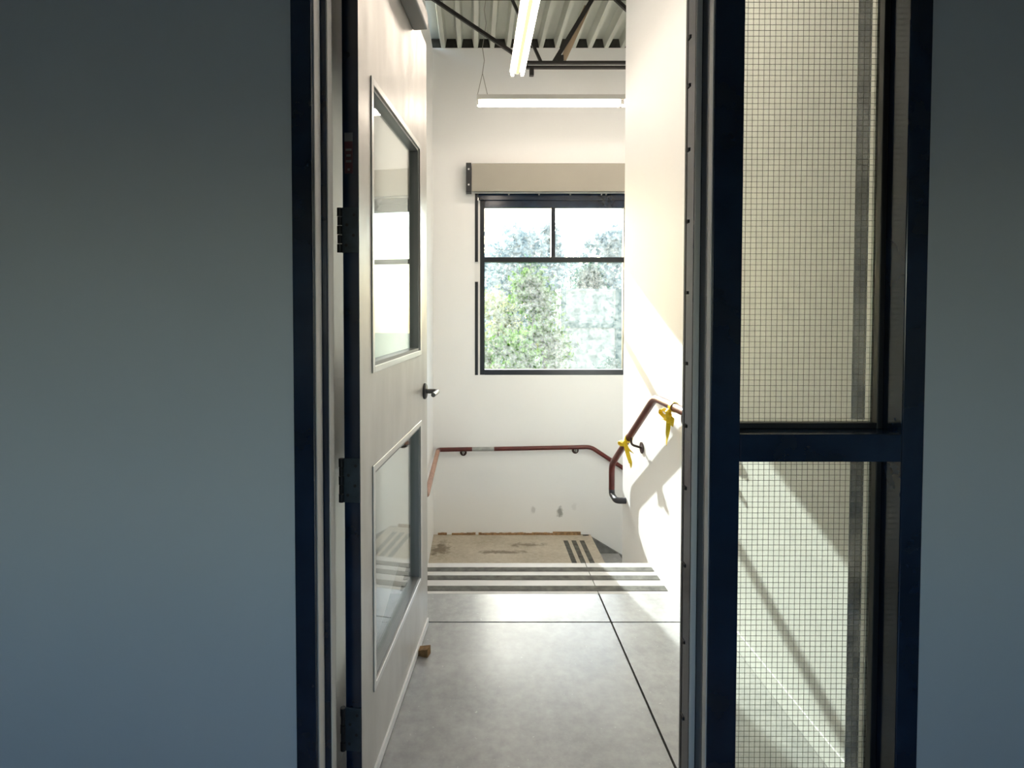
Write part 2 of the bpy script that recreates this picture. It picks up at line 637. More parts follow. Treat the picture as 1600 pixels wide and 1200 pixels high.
# ------------------------------------------------------------------ structure: walls
WX0, WX1, WZ0, WZ1 = 0.013, 1.555, 0.727, 2.535
wall_far = struct(MB().panel('y', YF, YF + 0.20, XL - 0.15, 4.3, BASE, Z_DECK, [(WX0, WX1, WZ0, WZ1)]).build('wall_far', 'far_wall_paint'),
                  'white painted far wall of the stairwell with the black window', 'wall')
MB().box(XL - 0.15, 4.3, YF + 0.008, YF + 0.20, Z_DECK, Z_DECK + 0.098).build('flute_shade_strip', 'void_dark', wall_far)  # dark strip standing for the shade inside the open flute ends
struct(MB().box(XL - 0.15, XL, 1.40, YF, BASE, Z_DECK).build('wall_left', 'white_wall'),
       'white stairwell side wall behind the open door', 'wall')
wr = MB()
wr.box(XR, XR + 0.13, YN0 + 0.12, WALL_END, BASE, Z_DECK)
wr.box(XR + 0.13, 4.3, WALL_END - 0.13, WALL_END, BASE, Z_DECK)
struct(wr.build('wall_right', 'white_wall', bevel=0.004), 'white side wall with sunlight across it beside the handrail', 'wall')
struct(MB().box(4.2, 4.35, WALL_END, YF, BASE, Z_DECK).build('wall_stair_end', 'white_wall'), 'white end wall at the foot of the second flight', 'wall')
# partition with the door and sidelight
OX0, OX1, OZ = -0.418, 1.055, 2.60
struct(MB().panel('y', YN0 + 0.012, YN1 - 0.03, RX0, RX1, -0.012, 4.2, [(OX0, OX1, -0.1, OZ)]).build('wall_near', 'cool_wall'),
       'plain grey-blue painted wall left of the navy door frame', 'wall')
struct(MB().box(RX0 - 0.15, RX0, RY0, YN1, -0.2, RZ + 0.1).build('wall_room_left', 'cool_wall'), 'plain wall of the dim room, far left', 'wall')
struct(MB().box(RX1, RX1 + 0.15, RY0, YN1, -0.2, RZ + 0.1).build('wall_room_right', 'cool_wall'), 'plain wall of the dim room, far right', 'wall')
struct(MB().panel('y', RY0 - 0.15, RY0, RX0 - 0.15, RX1 + 0.15, -0.2, RZ + 0.1, [(-1.1, 0.9, 0.95, 1.9)]).build('wall_back', 'cool_wall'),
       'wall behind the viewer with a daylight window', 'wall')
struct(MB().box(RX0 - 0.15, RX1 + 0.15, RY0 - 0.15, YN0 + 0.012, RZ, RZ + 0.1).build('ceiling_room', 'room_ceiling'), 'plain flat ceiling of the dim room', 'ceiling')

# steel deck ceiling
ceil = struct(MB().box(XL - 0.15, 4.35, YN0, YF + 0.2, Z_DECK + 0.098, Z_DECK + 0.21).build('ceiling', 'void_dark'),
              'ribbed grey-white steel roof deck over the stairwell', 'ceiling')
PITCH = 0.161
x = XL - 0.02
k = 0
while x < 4.2:
    mb = MB()
    prof = []
    for j in range(6):
        b0 = x + j * PITCH
        prof += [(b0, 0.09), (b0 + 0.088, 0.09), (b0 + 0.106, 0.0), (b0 + 0.145, 0.0)]
    prof.append((x + 6 * PITCH, 0.09))
    vs, fs = [], []
    for (px, pz) in prof:
        for yy in (YN1 - 0.03, YF + 0.005):
            vs += [(px, yy, Z_DECK + pz), (px, yy, Z_DECK + pz + 0.0015)]
    for i in range(len(prof) - 1):
        a, b = i * 4, (i + 1) * 4
        fs += [(a, b, b + 2, a + 2), (a + 1, a + 3, b + 3, b + 1), (a, a + 1, b + 1, b), (a + 2, b + 2, b + 3, a + 3)]
    fs += [(0, 2, 3, 1), (len(vs) - 4, len(vs) - 3, len(vs) - 1, len(vs) - 2)]
    mb.add(vs, fs)
    mb.build('deck_sheet', 'deck_steel', ceil)
    x += 6 * PITCH

# brown residue line along the base of the far wall
tr = MB()
segs = [(-0.36, -0.27), (-0.22, 0.02), (0.05, 0.98)]
for a, b in segs:
    xs = np.arange(a, b, 0.03)
    for xa in xs:
        h = 0.016 + 0.008 * random.random()
        tr.box(xa, min(b, xa + 0.03), YF - 0.012 - 0.004 * random.random(), YF - 0.001, Z_LAND, Z_LAND + h)
tr.box(0.80, 1.08, YF - 0.016, YF - 0.001, Z_LAND, Z_LAND + 0.03)
struct(tr.build('trim_1', 'base_residue'), 'broken brown strip left along the foot of the far wall', 'trim')
bb = MB().box(XR - 0.004, XR, 1.50, 2.86, 0.0, 0.075)
struct(bb.build('baseboard_right', 'white_wall', bevel=0.003), 'low white baseboard along the sunlit right wall', 'baseboard')

# ------------------------------------------------------------------ far window
w1 = empty('window_1', ((WX0 + WX1) / 2, YF + 0.03, WZ0))
struct(w1, 'black framed stair window of two small panes over one large pane', 'window')
fy0, fy1 = YF + 0.015, YF + 0.075
GX0, GX1, GZ0, GZ1 = 0.110, 1.500, 0.780, 2.400
MB().box(0.064, GX0, fy0, fy1, WZ0, 2.47).build('jamb', 'window_black', w1, bevel=0.002)
MB().box(GX1, WX1, fy0, fy1, WZ0, 2.47).build('jamb', 'window_black', w1, bevel=0.002)
MB().box(GX0, GX1, fy0, fy1, GZ1, 2.47).build('head', 'navy_frame', w1, bevel=0.002)
MB().box(0.045, WX1, YF - 0.006, fy1, 2.47, WZ1).build('head_cover', 'navy_frame', w1, bevel=0.003)
MB().box(GX0, GX1, fy0 - 0.012, fy1, WZ0, GZ0).build('sill', 'window_black', w1, bevel=0.002)
MB().box(GX0, GX1, fy0, fy1, 1.858, 1.907).build('transom', 'window_black', w1, bevel=0.002)
MB().box(0.776, 0.815, fy0, fy1, 1.907, GZ1).build('mullion', 'window_black', w1, bevel=0.002)
# black bead down the left reveal, interrupted in the middle
for z0, z1 in ((WZ0, 1.66), (1.86, WZ1)):
    MB().box(WX0, 0.044, YF - 0.004, YF + 0.05, z0, z1).build('edge_bead', 'window_black', w1)
MB().box(0.044, 0.064, fy0, fy1, WZ0, 2.47).build('white_filler', 'white_wall', w1)
MB().box(WX0, 0.044, YF + 0.02, YF + 0.05, 1.66, 1.86).build('white_filler', 'white_wall', w1)
gy = YF + 0.045
for a, b, c_, d in ((GX0, 0.776, 1.907, GZ1), (0.815, GX1, 1.907, GZ1), (GX0, GX1, GZ0, 1.858)):
    MB().box(a, b, gy, gy + 0.006, c_, d).build('pane', 'pane_dirty', w1)
for sx in (0.35, 0.65, 0.96, 1.27, 1.315):
    MB().disc((sx, YF - 0.006, 2.525), (0, -1, 0), 0.008, 0.004, 10).build('screw', 'screw', w1, smooth=True)

# ------------------------------------------------------------------ roller shade over the window
rs = empty('roller_shade', (0.8, 5.5, 2.53))
tag(rs, 'rolled-up window shade in a long beige box above the black window', 'window shade')
bx = MB()
prof = [(5.435, 2.535), (5.435, 2.795), (5.447, 2.807), (5.548, 2.807), (5.548, 2.78), (5.462, 2.78), (5.462, 2.535)]
n = len(prof)
for xa, xb in ((-0.018, 1.62),):
    bx.add([(xa, y, z) for y, z in prof] + [(xb, y, z) for y, z in prof],
           [tuple(range(n)), tuple(range(2 * n - 1, n - 1, -1))] + [(i, (i + 1) % n, (i + 1) % n + n, i + n) for i in range(n)])
bx.build('fascia', 'shade_beige', rs)
MB().tube([(0.0, 5.505, 2.66), (1.6, 5.505, 2.66)], 0.042, 18).build('fabric_roll', 'shade_beige', rs, smooth=True)
MB().box(0.0, 1.6, 5.475, 5.487, 2.535, 2.56).build('hem_bar', 'closer_grey', rs)
for xa in (-0.074, 1.62):
    br = MB().box(xa, xa + 0.052, 5.44, 5.548, 2.528, 2.812).build('end_bracket', 'black_steel', rs, bevel=0.003)
    for z in (2.60, 2.75):
        MB().disc((xa + 0.026, 5.44, z), (0, -1, 0), 0.009, 0.003, 10).build('screw', 'screw', br, smooth=True)

# ------------------------------------------------------------------ door frame with sidelight
FL0, FL1 = -0.424, -0.376     # left face
FR0, FR1 = 0.558, 0.628       # face between door and sidelight
FE0, FE1 = 1.010, 1.062       # face at the far side of the sidelight
HZ = 2.545
fr = empty('trim_2', (0.1, 1.35, 0))
struct(fr, 'navy steel door frame with stops, joined to the sidelight frame', 'door frame')


def jamb_profile(xa, side):
    """hollow metal jamb: face, near rabbet, stop, rear rabbet; side=+1 opening is towards +x of xa"""
    s = side
    pr = [(xa - s * 0.048, YN0), (xa, YN0), (xa, 1.372), (xa + s * 0.016, 1.372), (xa + s * 0.016, 1.420), (xa, 1.420), (xa, YN1), (xa - s * 0.048, YN1)]
    n = len(pr)
    mb = MB()
    mb.add([(x, y, 0.0) for x, y in pr] + [(x, y, HZ) for x, y in pr],
           [tuple(range(n)), tuple(range(2 * n - 1, n - 1, -1))] + [(i, (i + 1) % n, (i + 1) % n + n, i + n) for i in range(n)])
    return mb


jl = jamb_profile(FL1, 1).build('jamb', 'navy_frame', fr, bevel=0.0025)
jr = jamb_profile(FR0, -1)
jr.box(FR0 + 0.048, FR1, YN0, YN1, 0.0, HZ)
jr = jr.build('jamb', 'navy_frame', fr, bevel=0.0025)
MB().box(FL0, FE1, YN0, YN1, HZ, HZ + 0.05).build('head', 'navy_frame', fr, bevel=0.0025)
MB().box(FE0, FE1, YN0, YN1, 0, HZ).build('jamb', 'navy_frame', fr, bevel=0.0025)
# weatherstrip clips on the right-hand stop
for z in (0.32, 0.52, 0.72, 0.92, 1.08, 1.24, 1.42, 1.60, 1.78, 1.94, 2.06):
    MB().box(FR0 - 0.0185, FR0 - 0.0155, 1.405, 1.4215, z - 0.004, z + 0.004).build('clip', 'rubber', jr)
for xs_, nm in ((FL1 + 0.016, 1), (FR0 - 0.016, -1)):
    MB().box(min(xs_ - nm * 0.014, xs_), max(xs_ - nm * 0.014, xs_), 1.420, 1.427, 0.01, HZ - 0.02).build('weatherstrip', 'rubber', fr)
MB().box(FL1 + 0.001, FR0 - 0.001, 1.36, YN1, 0.0, 0.006).build('threshold', 'closer_grey', fr)

# pale vinyl seals on both jambs
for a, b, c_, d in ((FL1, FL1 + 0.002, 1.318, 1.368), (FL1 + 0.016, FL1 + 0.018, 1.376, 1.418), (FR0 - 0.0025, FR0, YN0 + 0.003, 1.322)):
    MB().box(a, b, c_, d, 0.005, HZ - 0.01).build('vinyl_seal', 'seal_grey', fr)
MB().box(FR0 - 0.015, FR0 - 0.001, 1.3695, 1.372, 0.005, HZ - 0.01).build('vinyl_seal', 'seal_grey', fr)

# sidelight
w2 = empty('window_2', (0.82, 1.39, 0))
struct(w2, 'wired-glass sidelight with navy crossbar right of the door', 'window')
MB().box(FR1, FE0, YN0, YN1, 1.017, 1.083).build('crossbar', 'navy_frame', w2, bevel=0.0025)
MB().box(FR1, FE0, YN0, YN1, 0.0, 0.09).build('sill', 'navy_frame', w2, bevel=0.0025)
MB().box(FR1, FE0, YN0, YN1, HZ - 0.05, HZ).build('head', 'navy_frame', w2, bevel=0.0025)
GSY = 1.385
for z0, z1 in ((0.09, 1.017), (1.083, HZ - 0.05)):
    for (a, b, c_, d) in ((FR1, FR1 + 0.014, z0, z1), (FE0 - 0.014, FE0, z0, z1), (FR1 + 0.014, FE0 - 0.014, z0, z0 + 0.014), (FR1 + 0.014, FE0 - 0.014, z1 - 0.014, z1)):
        MB().box(a, b, GSY - 0.022, GSY - 0.004, c_, d).build('glazing_stop', 'black_steel', w2, bevel=0.0015)
        MB().box(a, b, GSY + 0.004, GSY + 0.022, c_, d).build('glazing_stop', 'stop_steel', w2, bevel=0.0015)
    pn = MB().box(FR1 + 0.002, FE0 - 0.002, GSY - 0.0035, GSY + 0.0035, z0 + 0.002, z1 - 0.002).build('pane', 'pane_wired', w2)
    wm = MB()
    hw = 0.00042
    xx = FR1 + 0.006
    while xx < FE0 - 0.004:
        wm.box(xx - hw, xx + hw, GSY - hw, GSY + hw, z0 + 0.003, z1 - 0.003)
        xx += 0.0137
    zz = z0 + 0.008
    while zz < z1 - 0.004:
        wm.box(FR1 + 0.003, FE0 - 0.003, GSY - hw, GSY + hw, zz - hw, zz + hw)
        zz += 0.0137
    part(wm.build('wire_mesh', 'wire', pn, recalc=False), 'fine square wire mesh in the glass', 'stuff')

# ------------------------------------------------------------------ the open door
DA = math.radians(6.45)
# local axes: +x along the leaf from hinge to latch edge, +y = back of the leaf, face at y=0, z up
door = empty('door_1', (-0.304, 1.48, 0.0), math.radians(90) - DA)
struct(door, 'open grey steel door with an upper and a lower glass panel', 'door')
DW, DT, DZ0, DZ1 = 0.915, 0.0445, 0.012, 2.505
H1 = (0.128, 0.765, 1.214, 2.020)
H2 = (0.128, 0.765, 0.282, 0.906)
leaf = MB().panel('y', 0.0, DT, 0.0, DW, DZ0, DZ1, [H1, H2]).build('door_leaf', 'door_steel', door, local=True)
MB().box(-0.0012, 0.0, 0.001, DT - 0.001, DZ0, DZ1).build('hinge_edge', 'navy_frame', door, local=True)
MB().box(0.02, DW - 0.005, -0.006, 0.0, 0.006, 0.036).build('door_sweep', 'sweep', door, local=True)
for (a, b, c_, d) in (H1, H2):
    w = 0.020
    for (p0, p1, q0, q1) in ((a - w, a, c_ - w, d + w), (b, b + w, c_ - w, d + w), (a, b, c_ - w, c_), (a, b, d, d + w)):
        MB().box(p0, p1, -0.004, 0.0, q0, q1).build('glazing_stop', 'stop_steel', door, bevel=0.0018, local=True)
        MB().box(p0, p1, DT, DT + 0.004, q0, q1).build('glazing_stop', 'stop_steel', door, bevel=0.0018, local=True)
    for (p0, p1, q0, q1) in ((a, a + 0.012, c_, d), (b - 0.012, b, c_, d), (a + 0.012, b - 0.012, c_, c_ + 0.010), (a + 0.012, b - 0.012, d - 0.010, d)):
        MB().box(p0, p1, 0.002, DT - 0.002, q0, q1).build('glazing_bead', 'bead_grey', door, local=True)
    MB().box(a + 0.010, b - 0.010, DT / 2 - 0.003, DT / 2 + 0.003, c_ + 0.008, d - 0.008).build('pane', 'pane_clear', door, local=True)
# hinges: leaf plate on the hinge edge with knuckles behind
for hz in (0.235, 0.918, 1.588, 2.30):
    h = 0.060
    hp = MB().box(-0.0045, -0.0012, 0.002, DT + 0.002, hz - h, hz + h).build('hinge', 'hinge_steel', door, bevel=0.001, local=True)
    for i in range(5):
        z0 = hz - h + i * 0.024 + 0.001
        MB().tube([(-0.004, DT + 0.007, z0), (-0.004, DT + 0.007, z0 + 0.022)], 0.0065 if i % 2 else 0.0075, 12).build(
            'knuckle', 'black_steel', hp, smooth=True, local=True)
    for sy, sz in ((0.012, 0.040), (0.032, 0.014), (0.014, -0.014), (0.034, -0.040)):
        MB().disc((-0.0045, sy, hz + sz), (-1, 0, 0), 0.0042, 0.0006, 10).build('screw', 'rubber', hp, local=True)
lab = MB().box(-0.0022, -0.0012, 0.016, 0.038, 1.822, 1.845).build('fire_label', 'label_grey', door, local=True)
part(lab, 'small grey and red rating label')
MB().box(-0.0022, -0.0012, 0.016, 0.038, 1.738, 1.822).build('red_field', 'label_red', lab, local=True)
for z, w in ((1.80, 0.016), (1.785, 0.012), (1.77, 0.015), (1.748, 0.006)):
    MB().box(-0.0027, -0.0022, 0.027 - w / 2, 0.027 + w / 2, z - 0.003, z + 0.003).build('print_line', 'label_grey', lab, local=True)
# lever set
lv = MB()
lx, lz = 0.855, 1.035
lv.tube([(lx, 0, lz), (lx, -0.006, lz), (lx, -0.010, lz)], [0.034, 0.034, 0.029], 24)
rose = lv.build('rose', 'black_steel', door, smooth=True, local=True)
MB().tube(rounded([(lx, -0.008, lz), (lx, -0.058, lz), (lx - 0.115, -0.060, lz + 0.002)], 0.02), [0.010] * 8 + [0.009], 14).build(
    'lever', 'lever_steel', door, smooth=True, local=True)
lb = MB()
lb.tube([(lx, DT, lz), (lx, DT + 0.006, lz), (lx, DT + 0.010, lz)], [0.034, 0.034, 0.029], 24)
lb.build('rose', 'black_steel', door, smooth=True, local=True)
MB().tube(rounded([(lx, DT + 0.008, lz), (lx, DT + 0.05, lz), (lx - 0.115, DT + 0.052, lz)], 0.02), [0.010] * 8 + [0.009], 14).build(
    'lever', 'lever_steel', door, smooth=True, local=True)
MB().box(DW, DW + 0.0015, 0.010, 0.035, lz - 0.055, lz + 0.055).build('latch_plate', 'lever_steel', door, local=True)
MB().box(DW, DW + 0.012, 0.016, 0.030, lz - 0.012, lz + 0.012).build('latch_bolt', 'lever_steel', door, bevel=0.002, local=True)
# closer on the face
cl = MB().box(0.43, 0.66, -0.058, 0.0, 2.435, 2.495).build('closer_body', 'closer_grey', door, bevel=0.006, local=True)
MB().disc((0.60, -0.029, 2.495), (0, 0, 1), 0.014, 0.012, 14).build('closer_spindle', 'lever_steel', cl, smooth=True, local=True)
MB().box(0.40, 0.60, -0.037, -0.021, 2.507, 2.513).build('closer_arm', 'closer_grey', cl, local=True)

# wooden wedge under the door
wg = MB()
c0 = Vector((-0.225, 2.190, 0.0))
d = Vector((math.cos(math.radians(18)), -math.sin(math.radians(18)), 0))
s = Vector((-d.y, d.x, 0))
vs = []
for t_, hh in ((-0.055, 0.004), (0.05, 0.034)):
    for q in (-0.017, 0.017):
        vs += [c0 + d * t_ + s * q, c0 + d * t_ + s * q + Vector((0, 0, hh))]
wg.add(vs, [(0, 1, 3, 2), (4, 6, 7, 5), (0, 4, 5, 1), (2, 3, 7, 6), (0, 2, 6, 4), (1, 5, 7, 3)])
tag(wg.build('door_wedge', 'wood_block', bevel=0.001), 'small brown wooden wedge on the floor at the foot of the open door', 'door wedge')

# ------------------------------------------------------------------ handrails
RR = 0.021
hr = empty('handrail', (1.0, 3.3, 0))
tag(hr, 'dark red pipe handrail sloping down the sunlit right wall', 'handrail')
path = rounded([(1.068, 2.53, 0.893), (1.0, 2.53, 0.893), (1.0, 3.05, 0.893), (1.0, 3.985, 0.262), (1.0, 3.985, 0.075)], 0.06, 7)
MB().tube(path, RR, 18).build('rail', 'red_rail', hr, smooth=True)
MB().tube(rounded([(1.0, 3.985, 0.080), (1.0, 3.975, 0.045), (1.0, 3.86, 0.040), (1.068, 3.86, 0.040)], 0.03, 6), RR, 16).build('end_return', 'dark_cap', hr, smooth=True)
for y, z in ((2.64, 0.893), (3.50, 0.588)):
    bk = MB()
    bk.tube(rounded([(1.0, y, z - 0.018), (1.0, y, z - 0.065), (1.066, y, z - 0.085)], 0.03, 5), 0.0075, 10)
    bk = bk.build('bracket', 'bracket_dark', hr, smooth=True)
    MB().disc((XR - 0.007, y, z - 0.085), (1, 0, 0), 0.036, 0.0065, 22).build('flange', 'bracket_dark', bk, smooth=True)

hr2 = empty('handrail', (0.4, 5.4, -0.1))
tag(hr2, 'red pipe handrail along the far wall under the window', 'handrail')
RY = 5.48
MB().tube([(-0.015, RY, -0.004), (0.204, RY, -0.002)], RR * 0.98, 16).build('bare_section', 'bare_rail', hr2, smooth=True)
MB().tube(rounded([(-0.352, 5.40, -0.010), (-0.35, RY, -0.010), (-0.015, RY, -0.004)], 0.035, 6), RR, 16).build('rail', 'red_rail', hr2, smooth=True)
MB().tube(rounded([(0.204, RY, -0.002), (1.165, RY, 0.018), (2.9, RY, -1.12)], 0.05, 6), RR, 16).build('rail', 'red_rail', hr2, smooth=True)
MB().tube(rounded([(-0.352, 5.40, -0.010), (-0.352, 4.12, -0.010), (-0.352, 3.05, 0.70), (-0.352, 2.85, 0.70)], 0.05, 6), RR, 16).build('rail', 'tan_rail', hr2, smooth=True)
for x, z in ((-0.103, -0.007), (1.022, 0.015)):
    bk = MB()
    bk.tube(rounded([(x, RY, z - 0.016), (x, RY, z - 0.045), (x, YF - 0.006, z - 0.046)], 0.02, 5), 0.0085, 10)
    bk = bk.build('bracket', 'bare_rail', hr2, smooth=True)
    MB().ring((x, YF - 0.010, z - 0.046), (0, 1, 0), 0.013, 0.034, 0.016, 22).build('flange', 'bracket_dark', bk, smooth=True)
for (x, y, z) in ((-0.352, 4.4, -0.010), (-0.352, 2.95, 0.70)):
    bk = MB().tube(rounded([(x, y, z - 0.016), (x, y, z - 0.05), (XL + 0.004, y, z - 0.055)], 0.02, 5), 0.0075, 10).build('bracket', 'bracket_dark', hr2, smooth=True)


# yellow plastic ribbons tied to the rail brackets
def ribbon_strip(mb, pts, w, twist0=0.0, twist1=1.5):
    pts = rounded(pts, 0.02, 4)
    vs, fs = [], []
    n = len(pts)
    for i, p in enumerate(pts):
        t = (pts[min(n - 1, i + 1)] - pts[max(0, i - 1)]).normalized()
        a = t.orthogonal().normalized()
        a = a.copy()
        a.rotate(Matrix.Rotation(twist0 + (twist1 - twist0) * i / (n - 1), 3, t))
        nn = t.cross(a) * 0.0006
        vs += [p - a * w / 2 - nn, p + a * w / 2 - nn, p + a * w / 2 + nn, p - a * w / 2 + nn]
    for i in range(n - 1):
        for k in range(4):
            k2 = (k + 1) % 4
            fs.append((i * 4 + k, i * 4 + k2, i * 4 + 4 + k2, i * 4 + 4 + k))
    fs += [(0, 1, 2, 3), tuple((n - 1) * 4 + k for k in (3, 2, 1, 0))]
    mb.add(vs, fs)


def ribbon(root_pt, label, tails, slope):
    c0 = Vector(root_pt)
    r = empty('plastic_ribbon', c0)
    tag(r, label, 'ribbon')
    kn = MB()
    d_ = Vector((0, math.cos(slope), -math.sin(slope)))
    u_ = Vector((0, math.sin(slope), math.cos(slope)))
    xh = Vector((1, 0, 0))
    loop = []
    vs, fs = [], []
    for wi, off in enumerate((-0.016, 0.016)):
        for k in range(16):
            a = 2 * math.pi * k / 16
            for rr in (RR + 0.0015, RR + 0.0045):
                vs.append(c0 + d_ * (off + 0.005 * math.sin(2 * a)) + (xh * math.cos(a) + u_ * math.sin(a)) * rr)
    for k in range(16):
        k2 = (k + 1) % 16
        i0, i1, o0, o1 = k * 2, k2 * 2, 32 + k * 2, 32 + k2 * 2
        fs += [(i0, i1, o1, o0), (i0 + 1, o0 + 1, o1 + 1, i1 + 1), (i0, i0 + 1, i1 + 1, i1), (o0, o1, o1 + 1, o0 + 1)]
    kn.add(vs, fs)
    kn.build('wrap', 'yellow_plastic', r)
    k2 = MB()
    k2.tube([c0 + Vector((-0.020, 0, -0.012)), c0 + Vector((-0.026, 0.004, -0.024)), c0 + Vector((-0.022, 0, -0.038))], [0.010, 0.016, 0.010], 8)
    k2.build('knot', 'yellow_plastic', r, smooth=True)
    for tl in tails:
        mb = MB()
        ribbon_strip(mb, [c0 + Vector(p) for p in tl[0]], tl[1], tl[2], tl[3])
        mb.build('tail', 'yellow_plastic', r)


ribbon((1.0, 2.76, 0.893), 'yellow plastic ribbon tied on the level top of the right handrail', [
    ([(-0.024, 0, -0.03), (-0.035, 0.03, -0.07), (-0.03, 0.055, -0.075)], 0.024, 0.2, 1.4),
    ([(-0.024, 0, -0.03), (-0.03, -0.01, -0.10), (-0.025, 0.02, -0.15), (-0.02, 0.045, -0.20)], 0.022, 0.9, 2.6),
    ([(-0.02, 0, -0.03), (-0.02, -0.04, -0.05), (-0.02, -0.03, -0.09)], 0.020, 0.5, 2.0),
    ([(-0.024, 0, -0.03), (-0.05, 0.04, -0.01), (-0.045, 0.07, -0.04), (-0.03, 0.04, -0.06), (-0.024, 0.0, -0.035)], 0.022, 0.3, 0.9),
    ([(-0.024, 0, -0.03), (-0.045, -0.035, -0.02), (-0.045, -0.05, -0.05), (-0.024, 0.0, -0.04)], 0.020, 0.3, 0.9)], 0.0)
ribbon((1.0, 3.56, 0.548), 'yellow plastic ribbon tied on the sloping part of the right handrail', [
    ([(-0.024, 0, -0.03), (-0.01, -0.04, -0.06), (0.01, -0.07, -0.075)], 0.026, 0.4, 1.6),
    ([(-0.022, 0, -0.03), (-0.01, -0.03, -0.10), (0.0, -0.06, -0.15), (0.0, -0.045, -0.17)], 0.026, 0.9, 2.4),
    ([(-0.024, 0, -0.03), (-0.05, 0.04, -0.02), (-0.045, 0.05, -0.05), (-0.024, 0.0, -0.04)], 0.022, 0.3, 0.9)], math.radians(34))


# ------------------------------------------------------------------ strip lights
def strip_light(name, label, a, b, along, z_tube, lamp_len=1.22, cables=()):
    """bare two-tube strip light from a to b along 'x' or 'y'"""
    r = empty(name, ((a[0] + b[0]) / 2, (a[1] + b[1]) / 2, z_tube - 0.013))
    tag(r, label, 'strip light', 'hanging strip lights')

    def B(mb, u0, u1, v0, v1, z0, z1):
        if along == 'y':
            return mb.box(a[0] + v0, a[0] + v1, u0, u1, z0, z1)
        return mb.box(u0, u1, a[1] + v0, a[1] + v1, z0, z1)

    def P(u, v, z):
        return (a[0] + v, u, z) if along == 'y' else (u, a[1] + v, z)
    u0, u1 = (a[1], b[1]) if along == 'y' else (a[0], b[0])
    hb = MB()
    zt = z_tube + 0.018
    prof = [(-0.055, zt + 0.006), (-0.036, zt + 0.048), (0.036, zt + 0.048), (0.055, zt + 0.006), (0.055, zt), (0.016, zt), (0.012, zt - 0.014), (-0.012, zt - 0.014), (-0.016, zt), (-0.055, zt)]
    n = len(prof)
    hb.add([P(u0, v, z) for v, z in prof] + [P(u1, v, z) for v, z in prof],
           [tuple(range(n)), tuple(range(2 * n - 1, n - 1, -1))] + [(i, (i + 1) % n, (i + 1) % n + n, i + n) for i in range(n)])
    hb.build('housing', 'fixture_white', r)
    B(MB(), u0 + 0.02, u1 - 0.02, -0.0125, 0.0125, zt - 0.017, zt - 0.0138).build('channel_glow_tint', 'warm_lit_enamel', r)  # added strip, tinted as the warm glow between the tubes
    u = u0
    while u + lamp_len * 0.9 < u1 + 0.01:
        e = min(u + lamp_len, u1)
        for v in (-0.036, 0.036):
            for q0, q1 in ((u + 0.002, u + 0.016), (e - 0.016, e - 0.002)):
                B(MB(), q0, q1, v - 0.012, v + 0.012, z_tube - 0.016, zt).build('lamp_holder', 'fixture_white', r, bevel=0.002)
            MB().tube([P(u + 0.016, v, z_tube), P(e - 0.016, v, z_tube)], 0.013, 14).build('lamp_tube', 'tube_glow', r, smooth=True)
        u += lamp_len
    for cu, top, wob in cables:
        cb = MB()
        zc = zt + 0.048
        apex = P(cu, 0.0, zc + 0.19)
        cb.tube([P(cu - 0.045, 0, zc - 0.002), apex], 0.0028, 6)
        cb.tube([P(cu + 0.045, 0, zc - 0.002), apex], 0.0028, 6)
        pts = [Vector(apex)]
        for i in range(1, 7):
            t = i / 6
            pts.append(Vector(apex).lerp(Vector(P(cu + wob, 0, top)), t) + Vector((0.012 * math.sin(i * 2.1), 0.01 * math.cos(i * 1.7), 0)) * (1 if i < 6 else 0))
        cb.tube(pts, 0.0032, 6)
        cb.build('hanging_cable', 'cable_grey', r, smooth=True)


strip_light('strip_light', 'glowing bare strip light running from the roof towards the viewer', (0.318, 1.66), (0.318, 4.10), 'y', 3.093, cables=((1.95, Z_DECK + 0.04, 0.0), (3.60, Z_DECK + 0.04, 0.0)))
strip_light('strip_light', 'glowing bare strip light hung level across the far wall', (0.027, 4.74), (2.467, 4.74), 'x', 3.120, lamp_len=1.22, cables=((0.075, Z_DECK + 0.04, 0.03), (2.36, Z_DECK + 0.04, 0.0)))

# ------------------------------------------------------------------ open-web joist
jo = empty('roof_joist', (1.8, 4.6, 3.36))
tag(jo, 'black open-web steel joist under the ribbed roof deck', 'joist')
JYc = 4.60
for yy in (-0.030, 0.030):
    mb = MB()
    zz0 = 3.392 if yy < 0 else 3.354
    mb.box(0.43, 4.19, JYc - 0.016, JYc + 0.016, zz0, zz0 + 0.019)
    mb.build('bottom_chord', 'joist_black', jo)
for yy in (-0.030, 0.030):
    mb = MB()
    mb.box(XL + 0.005, 4.19, JYc + yy - 0.02, JYc + yy + 0.02, 3.955, 3.962)
    mb.box(XL + 0.005, 4.19, JYc + yy * 0.6 - 0.003, JYc + yy * 0.6 + 0.003, 3.915, 3.955)
    mb.build('top_chord', 'joist_black', jo)
webs = [((0.45, 3.395), (-0.36, 3.935), 0.026), ((0.555, 3.40), (0.30, 3.94), 0.022), ((0.655, 3.40), (0.985, 3.94), 0.034),
        ((1.72, 3.40), (1.13, 3.94), 0.026), ((1.72, 3.40), (2.25, 3.94), 0.03), ((2.85, 3.40), (2.30, 3.94), 0.026), ((2.85, 3.40), (3.4, 3.94), 0.03)]
for (x0, z0), (x1, z1), w in webs:
    MB().bar((x0, JYc, z0), (x1, JYc, z1), w, w, (0, 1, 0)).build('web_bar', 'joist_black', jo)
part(MB().bar((0.735, JYc + 0.01, 3.43), (0.93, JYc + 0.01, 3.86), 0.05, 0.012, (0, 1, 0)).build('web_plate', 'joist_lit', jo), 'web plate coloured tan as if lit')
MB().box(0.675, 0.735, JYc - 0.012, JYc + 0.012, 3.405, 3.46).build('gusset', 'joist_black', jo)
MB().box(0.458, 0.492, JYc - 0.018, JYc + 0.018, 3.296, 3.368).build('end_stub', 'joist_black', jo)

